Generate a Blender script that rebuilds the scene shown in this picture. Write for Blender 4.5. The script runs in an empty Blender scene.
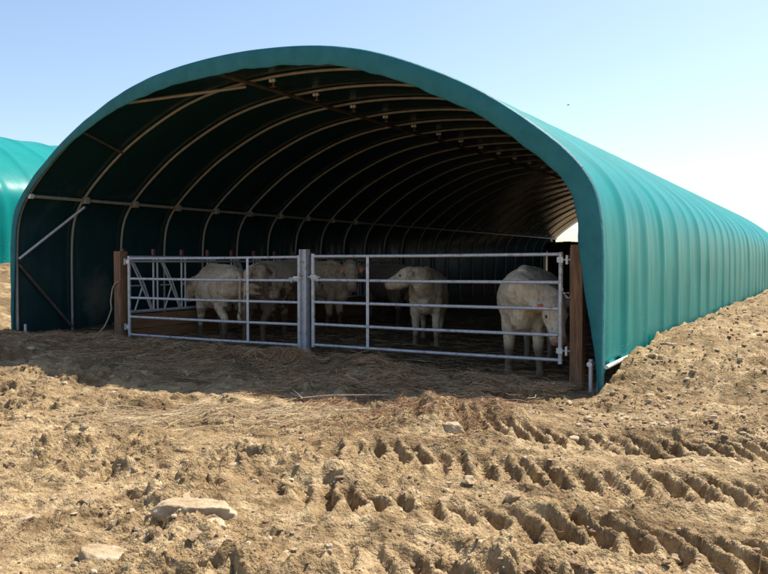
import bpy, bmesh, math, random
import numpy as np
from mathutils import Vector, Matrix, noise as mnoise
random.seed(7); rng = np.random.default_rng(7)
S = bpy.context.scene
COL = S.collection
R = math.radians

# ------------------------------------------------------------------ helpers
def link(name, me, mats=None, parent=None):
    o = bpy.data.objects.new(name, me); COL.objects.link(o)
    if parent is not None: o.parent = parent
    for m in (mats or []): me.materials.append(m)
    return o
def thing(name, label, cat, loc=(0, 0, 0), rz=0, group=None):
    o = bpy.data.objects.new(name, None); COL.objects.link(o)
    o.location = loc; o.rotation_euler = (0, 0, rz); o.empty_display_size = .2
    return tag(o, label, cat, group)
def tag(o, label, cat, group=None):
    o['label'] = label; o['category'] = cat
    if group: o['group'] = group
    return o
def mesh_np(name, verts, faces, mats=None, parent=None, smooth=True, matidx=None):
    me = bpy.data.meshes.new(name)
    verts = np.asarray(verts, dtype=np.float32); faces = np.asarray(faces, dtype=np.int32)
    n = faces.shape[1]
    me.vertices.add(len(verts)); me.vertices.foreach_set('co', verts.ravel())
    me.loops.add(faces.size); me.loops.foreach_set('vertex_index', faces.ravel())
    me.polygons.add(len(faces))
    me.polygons.foreach_set('loop_start', np.arange(len(faces), dtype=np.int32) * n)
    if matidx is not None: me.polygons.foreach_set('material_index', np.asarray(matidx, dtype=np.int32))
    me.update(calc_edges=True)
    me.polygons.foreach_set('use_smooth', np.full(len(faces), smooth))
    return link(name, me, mats, parent)
class MB:
    """collects primitives, builds ONE mesh"""
    def __init__(s): s.v = []; s.f = []
    def box(s, lo, hi, rot=None, c=None):
        b = len(s.v)
        for z in (lo[2], hi[2]):
            for (x, y) in ((lo[0], lo[1]), (hi[0], lo[1]), (hi[0], hi[1]), (lo[0], hi[1])):
                p = Vector((x, y, z))
                if rot: p = rot @ p
                if c: p = p + Vector(c)
                s.v.append(tuple(p))
        for q in ((0, 3, 2, 1), (4, 5, 6, 7), (0, 1, 5, 4), (1, 2, 6, 5), (2, 3, 7, 6), (3, 0, 4, 7)):
            s.f.append(tuple(b + i for i in q))
        return s
    def tube(s, pts, r, n=10, cap=True, flat=1.0, upv=None):
        pts = [Vector(p) for p in pts]; rr = r if isinstance(r, (list, tuple)) else [r] * len(pts)
        b = len(s.v); prev = None
        for i, p in enumerate(pts):
            d = (pts[min(i + 1, len(pts) - 1)] - pts[max(i - 1, 0)]).normalized()
            if prev is None:
                a = Vector(upv) if upv else (Vector((0, 0, 1)) if abs(d.z) < .9 else Vector((1, 0, 0)))
            else: a = prev
            u = (a - d * a.dot(d)).normalized(); w = d.cross(u); prev = u
            for k in range(n):
                t = 2 * math.pi * k / n
                s.v.append(tuple(p + u * math.cos(t) * rr[i] + w * math.sin(t) * rr[i] * flat))
        for i in range(len(pts) - 1):
            for k in range(n):
                s.f.append((b + i * n + k, b + i * n + (k + 1) % n, b + (i + 1) * n + (k + 1) % n, b + (i + 1) * n + k))
        if cap:
            s.f.append(tuple(b + k for k in range(n))[::-1]); e = b + (len(pts) - 1) * n
            s.f.append(tuple(e + k for k in range(n)))
        return s
    def build(s, name, mats, parent=None, smooth=True, bevel=0):
        me = bpy.data.meshes.new(name); me.from_pydata(s.v, [], s.f); me.update()
        if not isinstance(mats, (list, tuple)): mats = [mats]
        if bevel:
            bm = bmesh.new(); bm.from_mesh(me); bmesh.ops.bevel(bm, geom=bm.edges[:], offset=bevel, segments=2, affect='EDGES', profile=.6)
            bm.to_mesh(me); bm.free()
        me.polygons.foreach_set('use_smooth', np.full(len(me.polygons), smooth))
        if smooth and hasattr(me, 'set_sharp_from_angle'): me.set_sharp_from_angle(angle=R(38))
        return link(name, me, mats, parent)

# vectorised gradient noise
_P = rng.permutation(65536); _A = rng.uniform(0, 2 * np.pi, 65536)
def pnoise(x, y, seed=0):
    x = np.asarray(x, float) + seed * 17.31; y = np.asarray(y, float) - seed * 9.7
    xi = np.floor(x).astype(np.int64); yi = np.floor(y).astype(np.int64); xf = x - xi; yf = y - yi
    def g(ix, iy, dx, dy):
        a = _A[_P[(_P[ix & 65535] + iy) & 65535]]
        return np.cos(a) * dx + np.sin(a) * dy
    u = xf * xf * xf * (xf * (xf * 6 - 15) + 10); v = yf * yf * yf * (yf * (yf * 6 - 15) + 10)
    a = g(xi, yi, xf, yf); b = g(xi + 1, yi, xf - 1, yf); c = g(xi, yi + 1, xf, yf - 1); d = g(xi + 1, yi + 1, xf - 1, yf - 1)
    return ((a * (1 - u) + b * u) * (1 - v) + (c * (1 - u) + d * u) * v) * 1.5
def fbm(x, y, o=4, seed=0, gain=.5):
    t = 0; a = 1
    for i in range(o):
        t = t + a * pnoise(x * 2 ** i, y * 2 ** i, seed + i * 3); a *= gain
    return t
def sst(a, b, x):
    t = np.clip((x - a) / (b - a), 0, 1); return t * t * (3 - 2 * t)

# node material helper
def mat(name, base=(.5, .5, .5), rough=.8, metal=0., build=None, spec=None):
    m = bpy.data.materials.new(name); m.use_nodes = True
    nt = m.node_tree; bs = nt.nodes['Principled BSDF']
    bs.inputs['Base Color'].default_value = (*base, 1); bs.inputs['Roughness'].default_value = rough
    bs.inputs['Metallic'].default_value = metal
    if spec is not None: bs.inputs['Specular IOR Level'].default_value = spec
    if build: build(nt, bs)
    return m
def N(nt, typ, **kw):
    n = nt.nodes.new(typ)
    for k, v in kw.items():
        if k.startswith('_'): setattr(n, k[1:], v)
        else:
            n.inputs[k.replace('__', ' ')].default_value = v
    return n
def coords(nt, kind='Object', scale=(1, 1, 1)):
    tc = nt.nodes.new('ShaderNodeTexCoord'); mp = nt.nodes.new('ShaderNodeMapping')
    mp.inputs['Scale'].default_value = scale; nt.links.new(tc.outputs[kind], mp.inputs['Vector']); return mp.outputs[0]
def noise_n(nt, vec, scale, detail=4, rough=.55, dist=0):
    n = nt.nodes.new('ShaderNodeTexNoise'); n.inputs['Scale'].default_value = scale; n.inputs['Detail'].default_value = detail
    n.inputs['Roughness'].default_value = rough; n.inputs['Distortion'].default_value = dist
    nt.links.new(vec, n.inputs['Vector']); return n.outputs['Fac']
def ramp(nt, fac, stops):
    r = nt.nodes.new('ShaderNodeValToRGB'); nt.links.new(fac, r.inputs[0]); cr = r.color_ramp
    while len(cr.elements) < len(stops): cr.elements.new(.5)
    for e, (p, c) in zip(cr.elements, stops):
        e.position = p; e.color = (*c, 1) if isinstance(c, tuple) else (c, c, c, 1)
    return r.outputs[0]
def mix(nt, fac, a, b, mode='MIX'):
    n = nt.nodes.new('ShaderNodeMix'); n.data_type = 'RGBA'; n.blend_type = mode
    def put(sock, v):
        if isinstance(v, (int, float)): sock.default_value = v
        elif isinstance(v, tuple): sock.default_value = (*v, 1)
        else: nt.links.new(v, sock)
    put(n.inputs[0], fac); put(n.inputs[6], a); put(n.inputs[7], b); return n.outputs[2]
def mth(nt, op, a, b=None):
    n = nt.nodes.new('ShaderNodeMath'); n.operation = op
    for i, v in enumerate((a, b)):
        if v is None: continue
        if isinstance(v, (int, float)): n.inputs[i].default_value = v
        else: nt.links.new(v, n.inputs[i])
    return n.outputs[0]
def bump(nt, bs, h, strength=.5, dist=.01):
    b = nt.nodes.new('ShaderNodeBump'); b.inputs['Strength'].default_value = strength; b.inputs['Distance'].default_value = dist
    nt.links.new(h, b.inputs['Height']); nt.links.new(b.outputs[0], bs.inputs['Normal'])

# ------------------------------------------------------------------ materials
def b_soil(nt, bs):
    v = coords(nt)
    big = noise_n(nt, v, 1.1, 7, .68, .5); med = noise_n(nt, v, 6, 6, .65, .4); fine = noise_n(nt, v, 60, 4, .7); vf = noise_n(nt, v, 240, 2, .6)
    c1 = ramp(nt, med, [(.31, (.165, .110, .055)), (.46, (.315, .226, .122)), (.60, (.46, .345, .195)), (.76, (.66, .535, .34))])
    c2 = ramp(nt, big, [(.34, (.50, .43, .36)), (.45, (.80, .75, .68)), (.55, (1., .97, .93)), (.68, (1.16, 1.13, 1.10))])
    c = mix(nt, .85, c1, c2, 'MULTIPLY')
    c = mix(nt, .55, c, ramp(nt, fine, [(.3, .5), (.5, 1.), (.7, 1.35)]), 'MULTIPLY')
    # dried pale crust in irregular spots
    sp = ramp(nt, noise_n(nt, v, 14, 3, .5, 1.), [(.66, 0.), (.74, 1.)])
    c = mix(nt, mth(nt, 'MULTIPLY', sp, .5), c, (.58, .47, .33))
    # trampled manure and bedding mud by and inside the shed
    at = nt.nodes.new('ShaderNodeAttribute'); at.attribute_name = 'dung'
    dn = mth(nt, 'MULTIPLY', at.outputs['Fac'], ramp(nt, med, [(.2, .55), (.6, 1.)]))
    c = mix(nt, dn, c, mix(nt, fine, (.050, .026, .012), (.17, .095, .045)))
    nt.links.new(c, bs.inputs['Base Color'])
    vo = nt.nodes.new('ShaderNodeTexVoronoi'); vo.inputs['Scale'].default_value = 55; nt.links.new(v, vo.inputs['Vector'])
    vo2 = nt.nodes.new('ShaderNodeTexVoronoi'); vo2.inputs['Scale'].default_value = 120; nt.links.new(v, vo2.inputs['Vector'])
    h = mth(nt, 'SUBTRACT', mth(nt, 'MULTIPLY', vf, .4), mth(nt, 'ADD', mth(nt, 'MULTIPLY', vo.outputs['Distance'], .9), mth(nt, 'MULTIPLY', vo2.outputs['Distance'], .45))); h = mth(nt, 'ADD', h, mth(nt, 'MULTIPLY', noise_n(nt, v, 22, 5, .62, .15), 1.8))
    bump(nt, bs, h, .8, .016)
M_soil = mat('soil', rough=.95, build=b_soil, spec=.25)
def b_clod(nt, bs):
    v = coords(nt); g = nt.nodes.new('ShaderNodeNewGeometry')
    c = ramp(nt, g.outputs['Random Per Island'], [(0, (.22, .145, .080)), (.5, (.36, .26, .155)), (.9, (.46, .35, .22)), (1., (.58, .47, .33))])
    c = mix(nt, .5, c, ramp(nt, noise_n(nt, v, 70, 3), [(.3, .6), (.6, 1.2)]), 'MULTIPLY')
    nt.links.new(c, bs.inputs['Base Color']); bump(nt, bs, noise_n(nt, v, 110, 4), .8, .01)
M_clod = mat('clod', rough=.95, build=b_clod, spec=.25)
def b_rock(nt, bs):
    v = coords(nt)
    c = ramp(nt, noise_n(nt, v, 9, 5, .65), [(.25, (.25, .165, .09)), (.45, (.42, .31, .185)), (.65, (.56, .45, .30))])
    nt.links.new(c, bs.inputs['Base Color']); bump(nt, bs, noise_n(nt, v, 30, 6, .7), .9, .02)
M_rock = mat('pale_stone', rough=.9, build=b_rock, spec=.3)
def b_straw(nt, bs):
    g = nt.nodes.new('ShaderNodeNewGeometry')
    c = ramp(nt, g.outputs['Random Per Island'], [(0, (.13, .05, .022)), (.35, (.27, .13, .055)), (.7, (.42, .25, .11)), (.93, (.52, .36, .18)), (1., (.66, .52, .30))])
    nt.links.new(c, bs.inputs['Base Color'])
M_straw = mat('straw', rough=.7, build=b_straw)
def b_cover(nt, bs):
    v = coords(nt)
    base = ramp(nt, noise_n(nt, v, 1.3, 3), [(.3, (.002, .200, .188)), (.7, (.004, .245, .228))])
    sep = nt.nodes.new('ShaderNodeSeparateXYZ'); nt.links.new(v, sep.inputs[0])
    # splashes of dried mud near the skirt and thin dusty run marks
    low = mth(nt, 'SUBTRACT', 1., mth(nt, 'MULTIPLY', sep.outputs[2], .75))
    spl = ramp(nt, noise_n(nt, v, 38, 3, .5), [(.63, 0.), (.69, 1.)])
    f = mth(nt, 'MULTIPLY', spl, mth(nt, 'MAXIMUM', low, 0.)); f = mth(nt, 'MULTIPLY', f, .8)
    st = noise_n(nt, coords(nt, 'Object', (3, 9, .55)), 2.2, 4, .6)
    dust = ramp(nt, st, [(.5, 0.), (.9, .03)])
    c = mix(nt, dust, base, (.20, .34, .31)); c = mix(nt, f, c, (.42, .40, .33))
    nt.links.new(c, bs.inputs['Base Color'])
    nt.links.new(ramp(nt, st, [(.3, .30), (.7, .42)]), bs.inputs['Roughness'])
    bump(nt, bs, noise_n(nt, coords(nt, 'Object', (1, 1.6, .4)), 2.6, 3, .5, .4), .16, .03)
M_cover = mat('teal_sheeting', rough=.4, build=b_cover, spec=.10)
def b_lining(nt, bs):
    v = coords(nt)
    # inner face of the sheeting: darker, with a whitish dried rub mark low on the left wall
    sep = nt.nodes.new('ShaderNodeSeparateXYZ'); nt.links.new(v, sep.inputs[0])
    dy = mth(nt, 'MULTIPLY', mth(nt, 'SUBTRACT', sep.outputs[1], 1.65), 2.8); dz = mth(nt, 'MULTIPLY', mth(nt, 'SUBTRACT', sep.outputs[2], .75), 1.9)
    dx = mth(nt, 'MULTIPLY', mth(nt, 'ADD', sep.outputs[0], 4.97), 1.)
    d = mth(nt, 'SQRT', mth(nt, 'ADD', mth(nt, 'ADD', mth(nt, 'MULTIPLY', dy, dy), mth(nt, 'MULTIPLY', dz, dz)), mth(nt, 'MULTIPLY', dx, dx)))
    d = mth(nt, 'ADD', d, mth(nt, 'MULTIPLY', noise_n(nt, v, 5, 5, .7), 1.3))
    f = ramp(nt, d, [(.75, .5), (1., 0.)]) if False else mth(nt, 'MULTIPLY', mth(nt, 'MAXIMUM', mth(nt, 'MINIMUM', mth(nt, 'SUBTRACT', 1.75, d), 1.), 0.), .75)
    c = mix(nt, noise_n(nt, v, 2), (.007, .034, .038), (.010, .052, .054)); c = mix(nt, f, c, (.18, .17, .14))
    nt.links.new(c, bs.inputs['Base Color']); bump(nt, bs, noise_n(nt, coords(nt, 'Object', (1, 2, .5)), 3, 3), .4, .03)
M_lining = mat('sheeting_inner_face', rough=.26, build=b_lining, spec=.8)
def b_hem(nt, bs):
    v = coords(nt)
    nt.links.new(ramp(nt, noise_n(nt, v, 5, 4), [(.3, (.014, .140, .160)), (.7, (.024, .180, .202))]), bs.inputs['Base Color'])
    bump(nt, bs, noise_n(nt, v, 7, 5, .6, .8), .6, .03)
M_hem = mat('teal_hem', rough=.62, build=b_hem, spec=.3)
def b_galv(nt, bs):
    v = coords(nt)
    nt.links.new(ramp(nt, noise_n(nt, v, 18, 5, .6), [(.3, (.50, .50, .50)), (.7, (.70, .70, .70))]), bs.inputs['Base Color'])
    nt.links.new(ramp(nt, noise_n(nt, v, 30, 3), [(.3, .42), (.7, .62)]), bs.inputs['Roughness'])
M_galv = mat('galvanised_steel', metal=.35, build=b_galv)
def b_gate(nt, bs):
    v = coords(nt)
    c = ramp(nt, noise_n(nt, v, 16, 5, .6), [(.3, (.42, .425, .44)), (.7, (.60, .61, .62))])
    mud = ramp(nt, noise_n(nt, v, 13, 6, .75), [(.56, 0.), (.62, .85)])
    nt.links.new(mix(nt, mud, c, (.26, .19, .12)), bs.inputs['Base Color'])
M_gate = mat('gate_steel', metal=.3, rough=.5, build=b_gate)
def b_hoop(nt, bs):
    v = coords(nt)
    nt.links.new(ramp(nt, noise_n(nt, v, 8, 4), [(.3, (.29, .265, .225)), (.7, (.43, .40, .35))]), bs.inputs['Base Color'])
M_hoop = mat('hoop_tube', metal=.15, rough=.5, build=b_hoop)
M_dark = mat('dark_purlin', base=(.10, .075, .055), rough=.7, build=lambda nt, bs: nt.links.new(ramp(nt, noise_n(nt, coords(nt), 6), [(.3, (.07, .05, .035)), (.7, (.16, .12, .09))]), bs.inputs['Base Color']))
def b_wood(nt, bs):
    v = coords(nt, 'Object', (14, 14, 1.2)); n = noise_n(nt, v, 3, 6, .6, .6)
    c = ramp(nt, n, [(.3, (.105, .052, .026)), (.5, (.20, .105, .055)), (.75, (.32, .19, .105))])
    nt.links.new(c, bs.inputs['Base Color']); bump(nt, bs, n, .6, .008)
M_wood = mat('weathered_brown_wood', rough=.85, build=b_wood)
def b_board(nt, bs):
    v = coords(nt, 'Object', (14, 1.0, 12)); n = noise_n(nt, v, 2.5, 5, .6, .5)
    nt.links.new(ramp(nt, n, [(.3, (.20, .09, .04)), (.6, (.34, .17, .08)), (.8, (.42, .25, .13))]), bs.inputs['Base Color']); bump(nt, bs, n, .6, .008)
M_board = mat('brown_board', rough=.85, build=b_board)
M_black = mat('dark_windbreak', rough=.9, build=lambda nt, bs: nt.links.new(ramp(nt, noise_n(nt, coords(nt), 3), [(.3, (.018, .018, .020)), (.7, (.035, .033, .032))]), bs.inputs['Base Color']))
M_red = mat('red_cap', rough=.5, build=lambda nt, bs: nt.links.new(ramp(nt, noise_n(nt, coords(nt), 20), [(.35, (.11, .035, .03)), (.7, (.19, .06, .05))]), bs.inputs['Base Color']))
M_white = mat('white_plastic', rough=.4, build=lambda nt, bs: nt.links.new(ramp(nt, noise_n(nt, coords(nt), 9), [(.35, (.55, .54, .50)), (.6, (.78, .78, .76))]), bs.inputs['Base Color']))
M_rope = mat('pale_rope', rough=.9, build=lambda nt, bs: nt.links.new(ramp(nt, noise_n(nt, coords(nt), 60), [(.35, (.28, .22, .14)), (.6, (.45, .37, .26))]), bs.inputs['Base Color']))
M_tagm = mat('orange_ear_tag', rough=.4, build=lambda nt, bs: nt.links.new(ramp(nt, noise_n(nt, coords(nt), 25), [(.35, (.70, .12, .05)), (.6, (.85, .20, .10))]), bs.inputs['Base Color']))
M_eye = mat('eye', base=(.012, .008, .006), rough=.12, build=lambda nt, bs: nt.links.new(ramp(nt, noise_n(nt, coords(nt), 5), [(0, (.012, .008, .006)), (1, (.02, .012, .008))]), bs.inputs['Base Color']))
M_hoof = mat('hoof', rough=.7, build=lambda nt, bs: nt.links.new(ramp(nt, noise_n(nt, coords(nt), 20), [(.3, (.06, .045, .03)), (.7, (.13, .10, .07))]), bs.inputs['Base Color']))
M_pink = mat('pink_muzzle', rough=.5, build=lambda nt, bs: nt.links.new(ramp(nt, noise_n(nt, coords(nt), 25), [(.3, (.36, .17, .13)), (.7, (.50, .27, .21))]), bs.inputs['Base Color']))
def coat(name, a, b, dirt_shade_lo, legs, tan):
    def f(nt, bs):
        v = coords(nt); sep = nt.nodes.new('ShaderNodeSeparateXYZ'); nt.links.new(v, sep.inputs[0])
        n = noise_n(nt, v, 5, 5, .6, .5); n2 = noise_n(nt, v, 2.2, 4, .6, .8)
        c = ramp(nt, n, [(.3, a), (.7, b)])
        c = mix(nt, mth(nt, 'MULTIPLY', ramp(nt, n2, [(.42, 0.), (.62, 1.)]), tan), c, (.42, .25, .13))
        c = mix(nt, .55, c, ramp(nt, noise_n(nt, coords(nt, 'Object', (1, 1, .45)), 26, 5, .7, .6), [(.32, .45), (.5, 1.), (.7, 1.2)]), 'MULTIPLY')
        sm = ramp(nt, noise_n(nt, v, 8, 6, .75, 1.), [(.56, 0.), (.66, .6)]); c = mix(nt, sm, c, (.20, .12, .07))
        # dried dung plus painted belly shade: patches over flank, belly and lower legs
        lowp = mth(nt, 'ADD', mth(nt, 'MULTIPLY', mth(nt, 'SUBTRACT', .95, sep.outputs[2]), 1.1), mth(nt, 'MULTIPLY', mth(nt, 'SUBTRACT', n2, .5), 3.2))
        p = mth(nt, 'MULTIPLY', mth(nt, 'MINIMUM', mth(nt, 'MAXIMUM', mth(nt, 'MULTIPLY', mth(nt, 'SUBTRACT', lowp, dirt_shade_lo), 4.), 0.), 1.), .85)
        lg = mth(nt, 'ADD', mth(nt, 'MULTIPLY', mth(nt, 'SUBTRACT', legs, sep.outputs[2]), 8.), mth(nt, 'SUBTRACT', n, .5))
        lg = mth(nt, 'MULTIPLY', mth(nt, 'MINIMUM', mth(nt, 'MAXIMUM', lg, 0.), 1.), .7)
        c = mix(nt, mth(nt, 'MAXIMUM', p, lg), c, (.075, .042, .025))
        nt.links.new(c, bs.inputs['Base Color']); bump(nt, bs, noise_n(nt, coords(nt, 'Object', (1, 1, .6)), 45, 4, .7, .5), 1., .02)
    return mat(name, rough=.9, build=f, spec=.2)

# ------------------------------------------------------------------ terrain
def tread(X, Y, p0, p1, w, pitch, slant, depth, seed):
    d = np.array(p1) - np.array(p0); L = np.hypot(*d); d = d / L
    wob = pnoise(X * .9, Y * .9, seed) * .07
    s = (X - p0[0]) * d[0] + (Y - p0[1]) * d[1]; t = -(X - p0[0]) * d[1] + (Y - p0[1]) * d[0] + wob
    inside = sst(-.35, .25, s + pnoise(X * 2, Y * 2, seed + 1) * .5) * sst(-.35, .3, L - s)
    tn = t + .03 * pnoise(X * 7, Y * 7, seed + 7)
    prof = (1 - sst(w * .78, w * 1.10, tn)) * sst(-w * 1.1, -w * .9, tn)
    ph = ((s + slant * t + .25 * np.abs(t) + pnoise(X * 2.2, Y * 2.2, seed + 2) * .06 + .013 * pnoise(X * 14, Y * 14, seed + 3) + .012 * pnoise(X * 30, Y * 30, seed + 8)) / pitch) % 1.0
    lug = sst(.02, .50, ph) * (1 - sst(.70, .84, ph)) * (.72 + .28 * sst(-w, w * .6, tn))
    irr = np.clip(1.0 + .6 * pnoise(X * 1.3, Y * 1.3, seed + 5) + .4 * pnoise(X * 4, Y * 4, seed + 6), .5, 1.3)
    h = -(depth * .12 + depth * .95 * lug * irr) * prof + .30 * depth * np.maximum(sst(.80, .92, ph), 1 - sst(.0, .14, ph)) * prof * irr
    h = h + .024 * np.exp(-((np.abs(t) - w * 1.25) / .08) ** 2) * (1 + 1.0 * pnoise(X * 5, Y * 5, seed + 4))
    return h * inside
def base_h(X, Y):
    X = np.asarray(X, float); Y = np.asarray(Y, float)
    h = .15 * sst(-4, -11, X) * sst(2, 6, Y) * (1 - sst(14, 26, Y))
    h = h + 1.17 * sst(-12.7, -17.6, X) * sst(2.5, 7.5, Y + (-X - 12) * .2)
    side = sst(-2.15, -2.05, X)
    h = h + side * (.20 * sst(7.85, 8.7, Y + .12 * pnoise(X * 1.5, Y * 1.5, 8)) + .06 * sst(6.9, 8.3, Y) + .12 * sst(8.9, 11, Y) + .10 * np.exp(-((X + 1.4) / .5) ** 2) * sst(8.6, 10, Y))
    return h
def worley(X, Y, cell, seed):
    x = X / cell; y = Y / cell; xi = np.floor(x).astype(np.int64); yi = np.floor(y).astype(np.int64)
    f1 = np.full(x.shape, 9.); f2 = np.full(x.shape, 9.); hid = np.zeros(x.shape)
    for dx in (-1, 0, 1):
        for dy in (-1, 0, 1):
            k = _P[(_P[(xi + dx + seed * 131) & 65535] + yi + dy) & 65535]
            px = xi + dx + .5 + .45 * np.cos(_A[k]); py = yi + dy + .5 + .45 * np.sin(_A[k] * 7.3)
            d = np.hypot(px - x, py - y); cl = d < f1
            f2 = np.where(cl, f1, np.minimum(f2, d)); hid = np.where(cl, _A[k] / 6.283, hid); f1 = np.where(cl, d, f1)
    return f1, f2, hid
def clods(X, Y, cell, seed, amt):
    wx = X + cell * .35 * pnoise(X / cell * 1.7, Y / cell * 1.7, seed); wy = Y + cell * .35 * pnoise(X / cell * 1.7 + 9, Y / cell * 1.7, seed)
    f1, f2, hid = worley(wx, wy, cell, seed)
    return sst(.0, .28, f2 - f1) * (np.clip(hid - amt, 0, 1) / (1 - amt))
def trackmask(X, Y):
    c = 5.83 + .13 * (X + 2.5)
    return sst(-3.3, -2.5, X + .4 * pnoise(X * 1.5, Y * 1.5, 66)) * sst(-2.9, -2.4, Y - c) * sst(.6, .3, Y - c)
def terrain(X, Y):
    X = np.asarray(X, float); Y = np.asarray(Y, float)
    h = base_h(X, Y)
    out = 1 - sst(8.1, 8.5, Y) * sst(-12.1, -11.9, X) * (1 - sst(-2.25, -2.1, X)) * .8     # smoother inside the shed
    near = 1 - sst(25, 60, np.hypot(X, Y))
    wx = X + .15 * pnoise(X * 1.3, Y * 1.3, 31); wy = Y + .15 * pnoise(X * 1.3, Y * 1.3, 32)
    tm = trackmask(X, Y)
    n1 = fbm(wx * .8, wy * .9, 3, 1) * .035
    patch = sst(-.3, .3, fbm(X * .9, Y * .9, 2, 14))                   # rough areas next to smoother trodden ones
    a8, b8 = X * .85 + Y * .5, -X * .5 + Y * .85
    bil = 0.; amp = 1.
    for k_ in range(5):                                                  # creased, torn clay: folds with sharp edges
        f_ = 2.0 * 2.1 ** k_
        n_ = np.abs(pnoise(a8 * f_ * .8 + 3 * k_, b8 * f_ * 1.25, 5 + k_)) * 2; bil = bil + amp * (np.clip(n_, 0, 1) if k_ % 2 else 1 - np.clip(n_, 0, 1)); amp *= .60
    lump = (bil - 1.3) * .030
    q = fbm(wx * 8, wy * 9, 5, 9, .72); small = np.sign(q) * np.abs(q) ** .8 * .012
    e_ = fbm(wx * 1.6, wy * 2.2, 4, 19, .6); step = .022 * sst(-.03, .03, e_) + .018 * sst(.27, .31, e_) + .016 * sst(-.32, -.29, e_)   # slabs and torn edges
    pits = -np.clip(fbm(wx * 4.2, wy * 4.8, 3, 13) - .40, 0, 1) ** .7 * .14
    cl = clods(X, Y, .17, 3, .5) * .040 + clods(X, Y, .085, 4, .4) * .024 + clods(X, Y, .040, 5, .35) * .013 + clods(X, Y, .022, 6, .45) * .007
    foot = sst(6.2, 4.0, Y)
    fine = fbm(X * 34, Y * 34, 2, 20) * .004 + clods(X, Y, .030, 9, .55) * .010 * (.4 + tm)
    rough = n1 + (lump + small + step + pits * (1 - tm) + cl * (.3 + .9 * patch)) * (.68 + .26 * foot) * (.55 + .6 * patch) * (1 - .38 * tm) + fine
    # long wheel-ish furrows on the left front, running down towards the camera
    g = X * .80 + Y * .6
    rough = rough + .018 * pnoise(g * 5, (X * .6 - Y * .8) * .8, 40) * sst(-2.8, -4.2, X)
    h = h + rough * out * near
    for (cx, cy, r, a) in ((-2.95, 5.85, .34, .17), (-2.55, 6.25, .30, .13), (-4.3, 6.9, .7, .07), (-6.4, 7.3, .6, .06), (-3.4, 6.5, .4, .06), (-9.6, 6.3, .8, .10), (-8.3, 5.9, .6, .05), (-2.95, 4.85, .35, .07), (-1.9, 3.3, .4, .06), (-2.15, 2.6, .35, .05),
                           (-10.9, 7.0, .5, .10), (-5.2, 6.0, .7, .03), (-1.2, 3.0, .5, .05)):
        dd = ((X - cx) ** 2 + (Y - cy) ** 2) / r ** 2
        h = h + a * np.exp(-dd) * (1 + .5 * pnoise(X * 6, Y * 6, 50) + .3 * pnoise(X * 14, Y * 14, 51))
    h = h + tread(X, Y, (-2.75, 5.80), (2.2, 6.46), .31, .165, .50, .078, 60)
    h = h + tread(X, Y, (-3.2, 4.63), (1.8, 5.22), .33, .165, .38, .082, 61)
    h = h + tread(X, Y, (-2.6, 3.66), (1.5, 4.08), .32, .170, .42, .075, 62)
    h = h + tread(X, Y, (-2.0, 2.85), (1.0, 3.2), .22, .19, .40, .055, 63)
    # crumbly tipped spoil on the bank beside the shed
    bk = sst(-2.2, -1.9, X) * sst(6.5, 7.6, Y)
    h = h + bk * (fbm(X * 5, Y * 5, 4, 120, .65) * .013 + clods(X, Y, .09, 7, .45) * .012 + clods(X, Y, .040, 8, .2) * .013 + clods(X, Y, .022, 9, .3) * .008) * (1 - sst(25, 60, Y))
    # heap of trodden straw in front of the gates
    h = h + (.06 + .05 * np.exp(-((X + 5.4) / 1.6) ** 2)) * sst(-11.0, -10, X) * sst(-2.3, -2.9, X) * np.exp(-((Y - 7.60 + .25 * pnoise(X * .8, 0 * Y, 71)) / .40) ** 2) * np.clip(1 + 1.5 * pnoise(X * 1.8, Y * 2.4, 70) + .8 * pnoise(X * 5, Y * 5, 72), .1, 3)
    # far rolling land
    rr = np.hypot(X, Y)
    h = h + sst(120, 900, rr) * (6 * fbm(X * .003, Y * .003, 3, 80) - 6)
    return h
def axis(segs):
    out = [segs[0][0]]
    for a, b, d0, d1 in segs:
        x = a
        n = max(1, int(round((b - a) / ((d0 + d1) / 2))))
        ws = np.linspace(d0, d1, n); ws = ws / ws.sum() * (b - a)
        out += list(a + np.cumsum(ws))
    return np.array(out)
xs = axis([(-2500, -300, 300, 60), (-300, -40, 50, 2), (-40, -20, 1.5, .25), (-20, -13, .2, .06), (-13, -8.5, .045, .022), (-8.5, .6, .0125, .0125), (.6, 3, .02, .15), (3, 20, .2, 2), (20, 300, 3, 50), (300, 2500, 60, 300)])
ys = axis([(-2500, -300, 300, 60), (-300, -15, 50, 2), (-15, 1.2, 1.5, .08), (1.2, 1.9, .05, .015), (1.9, 6.4, .0115, .0125), (6.4, 9.2, .0125, .03), (9.2, 20, .04, .15), (20, 60, .2, 2), (60, 300, 3, 50), (300, 2500, 60, 300)])
GX, GY = np.meshgrid(xs, ys); GZ = terrain(GX, GY)
nx, ny = len(xs), len(ys)
idx = np.arange(nx * ny).reshape(ny, nx)
F = np.stack([idx[:-1, :-1], idx[:-1, 1:], idx[1:, 1:], idx[1:, :-1]], -1).reshape(-1, 4)
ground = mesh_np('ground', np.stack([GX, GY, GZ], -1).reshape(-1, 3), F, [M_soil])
ground['kind'] = 'structure'
nz = fbm(GX * 1.2, GY * 1.2, 3, 90) * .35
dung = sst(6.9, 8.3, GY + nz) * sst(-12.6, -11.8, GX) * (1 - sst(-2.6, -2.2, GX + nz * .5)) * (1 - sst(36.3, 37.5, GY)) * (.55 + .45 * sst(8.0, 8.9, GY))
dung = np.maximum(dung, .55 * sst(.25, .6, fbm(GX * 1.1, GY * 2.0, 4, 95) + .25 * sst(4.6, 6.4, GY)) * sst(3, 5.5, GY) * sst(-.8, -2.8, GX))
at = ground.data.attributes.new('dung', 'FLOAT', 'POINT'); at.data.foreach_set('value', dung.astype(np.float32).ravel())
def th(x, y): return float(terrain(np.array([x]), np.array([y]))[0])

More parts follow.
